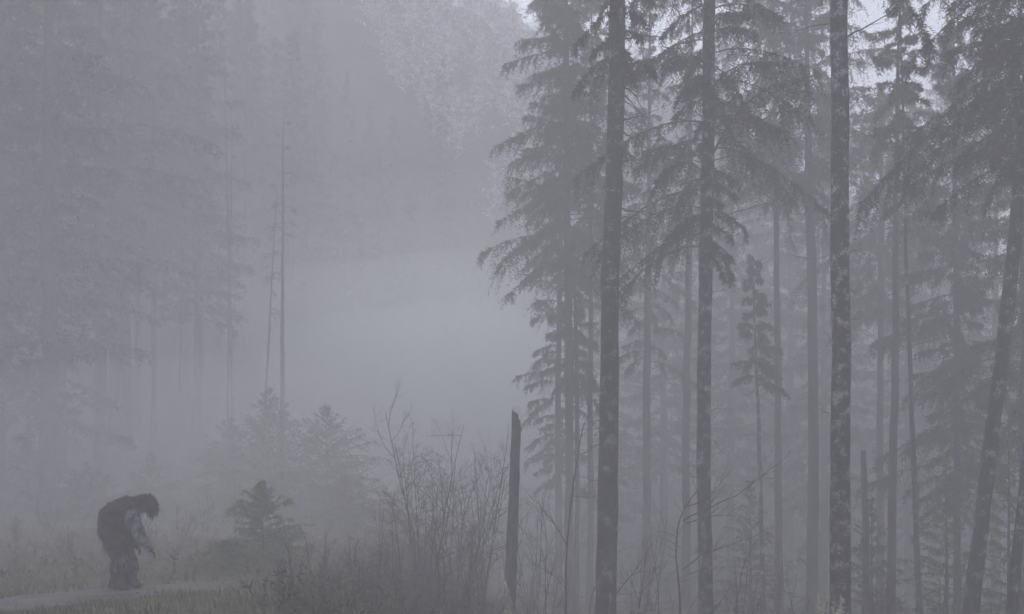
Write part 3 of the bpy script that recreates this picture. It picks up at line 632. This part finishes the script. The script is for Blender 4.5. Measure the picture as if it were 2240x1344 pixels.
# ------------------------------------------------------------------ shaggy figure
def figure():
    Y0 = 19.4; S = Y0 / F
    def q(x, y, dy): p = at(x, y, Y0 + dy); return p
    foot_z = at(0, 1300, Y0)[2]
    base = at(268, 1297, Y0); gz = float(ground(base[0], Y0)) + 0.055
    base[2] = gz
    dz = gz - at(0, 1297, Y0)[2]
    root = bpy.data.objects.new('person', None); COL.objects.link(root); root.location = base
    tag(root, 'hunched figure in long shaggy dark fur, head bowed, one arm hanging forward, on the track', 'person')
    V = []; E = []; R = []
    def v(x, y, dy, r, par=None):
        p = q(x, y, dy); p[2] += dz; V.append(p - base); R.append(r); i = len(V) - 1
        if par is not None: E.append((par, i))
        return i
    pel = v(246, 1182, 0, 0.19)
    ab = v(243, 1158, 0, 0.205, pel); mid = v(246, 1132, 0, 0.228, ab); ch = v(262, 1112, 0, 0.22, mid)
    nk = v(287, 1107, 0, 0.12, ch); hb = v(306, 1103, 0, 0.095, nk); hd = v(323, 1101, 0, 0.132, hb)
    br = v(335, 1113, 0, 0.095, hd); mz = v(333, 1129, 0, 0.065, br)          # brow and muzzle
    for sgn, knee, ank, toe in ((-1, (262, 1236), (252, 1284), (282, 1294)), (1, (288, 1230), (283, 1278), (310, 1287))):
        hip = v(254, 1194, 0.11 * sgn, 0.145, pel); kn = v(*knee, 0.13 * sgn, 0.098, hip)
        an = v(*ank, 0.13 * sgn, 0.075, kn); v(toe[0] - 14, toe[1] - 1, 0.14 * sgn, 0.05, an); v(*toe, 0.15 * sgn, 0.035, len(V) - 1)
    hands = []
    for sgn, sh, el, wr, hn in ((-1, (284, 1116), (303, 1170), (324, 1202), (333, 1213)), (1, (280, 1114), (285, 1168), (298, 1196), (303, 1206))):
        s_ = v(*sh, 0.21 * sgn, 0.105, ch); e_ = v(*el, 0.27 * sgn, 0.082, s_); m_ = v((el[0] + wr[0]) / 2, (el[1] + wr[1]) / 2, 0.27 * sgn, 0.078, e_)
        w_ = v(*wr, 0.25 * sgn, 0.050, m_); h_ = v(*hn, 0.25 * sgn, 0.046, w_); hands.append((V[w_], V[h_], sgn))
    me = bpy.data.meshes.new('body_skeleton'); me.from_pydata([tuple(p) for p in V], E, [])
    tmp = bpy.data.objects.new('body_skeleton', me); COL.objects.link(tmp)
    sk = tmp.modifiers.new('skin', 'SKIN'); sk.use_smooth_shade = True
    for i, sv in enumerate(me.skin_vertices[0].data):
        sv.radius = (R[i], R[i]); sv.use_root = (i == 0)
    sub = tmp.modifiers.new('sub', 'SUBSURF'); sub.levels = 2; sub.render_levels = 2
    dg = bpy.context.evaluated_depsgraph_get(); ev = tmp.evaluated_get(dg)
    bm = bmesh.new(); em = ev.to_mesh(); bm.from_mesh(em); ev.to_mesh_clear()
    bpy.data.objects.remove(tmp)
    bmesh.ops.triangulate(bm, faces=bm.faces[:])
    BV = np.array([x.co[:] for x in bm.verts]); BT = np.array([[x.index for x in f.verts] for f in bm.faces]); bm.free()
    mb = MB(); mb.put(BV, BT)
    for w, h, sgn in hands:                       # five bent fingers on each palm, rooted inside it
        d = unit(h - w); lat = np.array([0, 1.0, 0]); nrm = unit(np.cross(d, lat)) * 1.0
        for k, (o, L, rad) in enumerate([(-0.040, 0.098, .0125), (-0.013, 0.112, .013), (0.014, 0.105, .0125), (0.040, 0.085, .0115)]):
            s = h + lat * o + d * 0.01; p1 = s + d * L * 0.45; p2 = p1 + unit(d - 0.5 * nrm) * L * 0.35; p3 = p2 + unit(d - 1.2 * nrm) * L * 0.3
            mb.tube(smooth_path([s, p1, p2, p3], 8), np.linspace(rad, rad * 0.7, 8), 7)
        s = w + d * 0.03 + lat * (0.036 * -sgn) ; p1 = s + unit(d + lat * (-sgn) * 0.7) * 0.045; p2 = p1 + unit(d - 0.4 * nrm) * 0.035
        mb.tube(smooth_path([s, p1, p2], 7), np.linspace(0.015, 0.010, 7), 7)
    # nose, brow ridge and lips shaped onto the face
    b_, m_ = V[7], V[8]; n0 = (b_ + m_) / 2
    mb.tube(smooth_path([n0 + [0.055, 0, 0.05], n0 + [0.085, 0, 0.0], n0 + [0.075, 0, -0.03]], 7), [0.012, 0.015, 0.018, 0.022, 0.026, 0.024, 0.012], 8)
    mb.tube(smooth_path([b_ + [0.03, -0.075, 0.02], b_ + [0.085, -0.03, 0.03], b_ + [0.088, 0.03, 0.03], b_ + [0.03, 0.075, 0.02]], 10), 0.016, 7)
    for dzz in (-0.042, -0.060):
        mb.tube(smooth_path([m_ + [0.03, -0.04, dzz + 0.03], m_ + [0.055, 0, dzz + 0.03], m_ + [0.03, 0.04, dzz + 0.03]], 8), 0.009, 6)
    body = add('body', mb.mesh('body', [M['skin']], True), root)
    for sg in (-1, 1):
        me_ = MB(); c = b_ + np.array([0.066, 0.034 * sg, 0.0]); u = np.linspace(0, math.pi, 6)
        me_.tube(np.stack([c[0] + 0.014 * -np.cos(u), 0 * u + c[1], 0 * u + c[2]], 1), 0.001 + 0.013 * np.sin(u), 8)
        add('eye', me_.mesh('eye', [M['eye']], True), root)
    # fur: strands over the body
    A, B, C = BV[BT[:, 0]], BV[BT[:, 1]], BV[BT[:, 2]]; cr = np.cross(B - A, C - A); ar = np.linalg.norm(cr, axis=1); nr = unit(cr)
    r = np.random.default_rng(9); n = 15000; f = r.choice(len(BT), n, p=ar / ar.sum()); u = np.sqrt(r.random(n)); w = r.random(n)
    p = (1 - u)[:, None] * A[f] + (u * (1 - w))[:, None] * B[f] + (u * w)[:, None] * C[f]; nn = nr[f]
    h_near = hands[0][1]; keep = (np.linalg.norm(p - hands[0][1], axis=1) > 0.06) & (np.linalg.norm(p - hands[1][1], axis=1) > 0.06)
    face = (p[:, 0] > b_[0] + 0.035) & (np.abs(p[:, 1]) < 0.055) & (p[:, 2] < b_[2] + 0.05); keep &= ~face
    p, nn = p[keep], nn[keep]; n = len(p)
    zt = p[:, 2]
    ln = (0.07 + 0.09 * r.random(n)) * (0.8 + 0.45 * np.sin(p[:, 2] * 19 + p[:, 0] * 9) * np.sin(p[:, 0] * 23 + p[:, 1] * 15)); head = p[:, 0] > V[5][0] - 0.03; head &= p[:, 2] > m_[2] - 0.12
    ln[head] *= 1.1; ln[zt < 0.12] *= 0.5; ln[(p[:, 0] > V[-8][0] - 0.02) & (zt < 1.05)] *= 0.55
    # clumped flow: strands of a neighbourhood bend together
    cl = np.sin(p[:, 0:1] * 31 + p[:, 1:2] * 23) * 0.25 + np.sin(p[:, 2:3] * 27 + p[:, 0:1] * 17) * 0.25
    d0 = unit(nn * 0.75 + np.array([0, 0, -0.6]) + r.normal(0, 0.22, (n, 3)) + cl * np.array([0.6, 0.4, 0]))
    d1 = unit(nn * 0.12 + np.array([0, 0, -1.0]) + r.normal(0, 0.16, (n, 3)) + cl * np.array([0.4, 0.3, 0]))
    sd = unit(np.cross(d0, nn + r.normal(0, 0.3, (n, 3)))) * 0.007
    m1 = p + d0 * (ln * 0.45)[:, None]; t1 = m1 + d1 * (ln * 0.75)[:, None]
    lowest = 0.0 - 0.01; t1[:, 2] = np.maximum(t1[:, 2], lowest); m1[:, 2] = np.maximum(m1[:, 2], lowest)
    near_arm = np.zeros(n, bool)
    idx = [i for i in range(len(V))]
    def seg(a, b, rad):
        ab_ = b - a; t = np.clip(((p - a) @ ab_) / (ab_ @ ab_), 0, 1); return np.linalg.norm(p - (a + t[:, None] * ab_), axis=1) < rad
    nV = len(V); s0 = nV - 10
    near_arm |= seg(V[s0] * 0.7 + V[s0 + 1] * 0.3, V[s0 + 1], 0.125) | seg(V[s0 + 1], V[s0 + 3], 0.11)
    near_arm &= p[:, 1] < -0.1
    mottl = (np.sin(p[:, 0] * 14 + 1) + np.sin(p[:, 2] * 11 + 2) + r.normal(0, 0.5, n)) > 1.25
    pale = near_arm & (r.random(n) < 0.88) | (mottl & (p[:, 2] < 1.0) & (p[:, 2] > 0.35) & (p[:, 0] > -0.18) & (r.random(n) < 0.38))
    for nm, sel, mt, lab in (('fur', ~pale, 'fur', None), ('arm_fur', pale, 'fur_pale', 'paler greyish fur on the hanging arm and flank')):
        P0, S0, M1, T1 = p[sel], sd[sel], m1[sel], t1[sel]; k = len(P0)
        VV = np.stack([P0 - S0, P0 + S0, M1 - S0 * 0.8, M1 + S0 * 0.8, T1], 1).reshape(-1, 3); b = (np.arange(k) * 5)[:, None]
        TT = np.concatenate([b + np.array([[0, 1, 3]]), b + np.array([[0, 3, 2]]), b + np.array([[2, 3, 4]])])
        o = add(nm, new_mesh(nm, VV, TT, [M[mt]]), root)
        if lab: o['label'] = lab
figure()

# ------------------------------------------------------------------ the air: haze and the mist pool in the hollow
def vol_mat(name, dens, col=(0.978, 0.962, 1.0), aniso=0.2):
    m = bpy.data.materials.new(name); m.use_nodes = True; N, L = m.node_tree.nodes, m.node_tree.links; N.clear()
    o = N.new('ShaderNodeOutputMaterial'); v = N.new('ShaderNodeVolumePrincipled')
    v.inputs['Density'].default_value = dens; v.inputs['Color'].default_value = (*col, 1); v.inputs['Anisotropy'].default_value = aniso
    for a in ('Density Attribute', 'Color Attribute', 'Temperature Attribute'): v.inputs[a].default_value = ''
    L.new(v.outputs[0], o.inputs['Volume'])
    if hasattr(m, 'cycles') and hasattr(m.cycles, 'homogeneous_volume'): m.cycles.homogeneous_volume = True
    return m
top = 0
for o in COL.objects:
    if o.type == 'MESH':
        for c in o.bound_box: top = max(top, (o.matrix_world @ Vector(c)).z)
bpy.context.view_layer.update()
for o in COL.objects:
    if o.type == 'MESH':
        for c in o.bound_box: top = max(top, (o.matrix_world @ Vector(c)).z)
print('highest', top)
zb = float(GZ.min()) - 1.2
def box(name, x0, x1, y0, y1, z0, z1, m):
    V = [(x, y, z) for z in (z0, z1) for y in (y0, y1) for x in (x0, x1)]
    return add(name, new_mesh(name, V, None, [m], False, None, [(0, 2, 3, 1), (4, 5, 7, 6), (0, 1, 5, 4), (2, 6, 7, 3), (0, 4, 6, 2), (1, 3, 7, 5)]))
tag(box('haze', -236, 236, -66, 236, zb, top + 1.0, vol_mat('haze_air', HAZE)), 'even grey fog filling the whole wood', 'fog', kind='stuff')

def mist(name, label, c, rad, dens, col=(0.975, 0.978, 1.0)):
    bm = bmesh.new(); bmesh.ops.create_icosphere(bm, subdivisions=4, radius=1.0)
    me = bpy.data.meshes.new(name)
    for v in bm.verts:
        k = 1 + 0.06 * math.sin(v.co.x * 4 + 1) * math.sin(v.co.y * 5) + 0.05 * math.sin(v.co.z * 6 + v.co.x * 3)
        v.co = Vector((v.co.x * rad[0] * k, v.co.y * rad[1] * k, v.co.z * rad[2] * k))
    bm.to_mesh(me); bm.free(); me.materials.append(vol_mat(name, dens, col))
    return tag(add(name, me, None, c), label, 'mist', kind='stuff')
mist('mist', 'thin low ground mist lying through the wood, lower layer', (-5, 58, 0), (72, 54, 11), 0.0030)
mist('mist', 'thin low ground mist lying through the wood, upper layer', (-5, 60, 1), (76, 56, 21), 0.0030)
for k, (f, d) in enumerate(((1.45, 0.007), (1.22, 0.014), (1.0, 0.045), (0.72, 0.09))):
    mist('mist', 'dense pale mist pooled in the gap between the woods, %s layer' % ('outermost', 'outer', 'middle', 'inner')[k], (-5.5 + k * 0.3, 67, 3.5), (16.5 * f, 11 * f, 11 * f), d, (0.945, 0.985, 1.0))
for k, (f, h, d) in enumerate(((1.0, 18, 0.002), (0.95, 11, 0.003), (0.85, 6.5, 0.005))):
    mist('mist', 'grey mist hanging over the bank behind the figure, %s layer' % ('upper', 'middle', 'lower')[k], (-27, 39, 3), (22 * f, 24 * f, h), d)
mist('mist', 'low mist drifting before the young conifers', (-9, 35, -0.5), (13, 16, 5.5), 0.009)
mist('mist', 'grey mist hanging between the rear trunks behind the lichen-flecked trunks', (30, 63, 4), (31, 27, 17), 0.008)
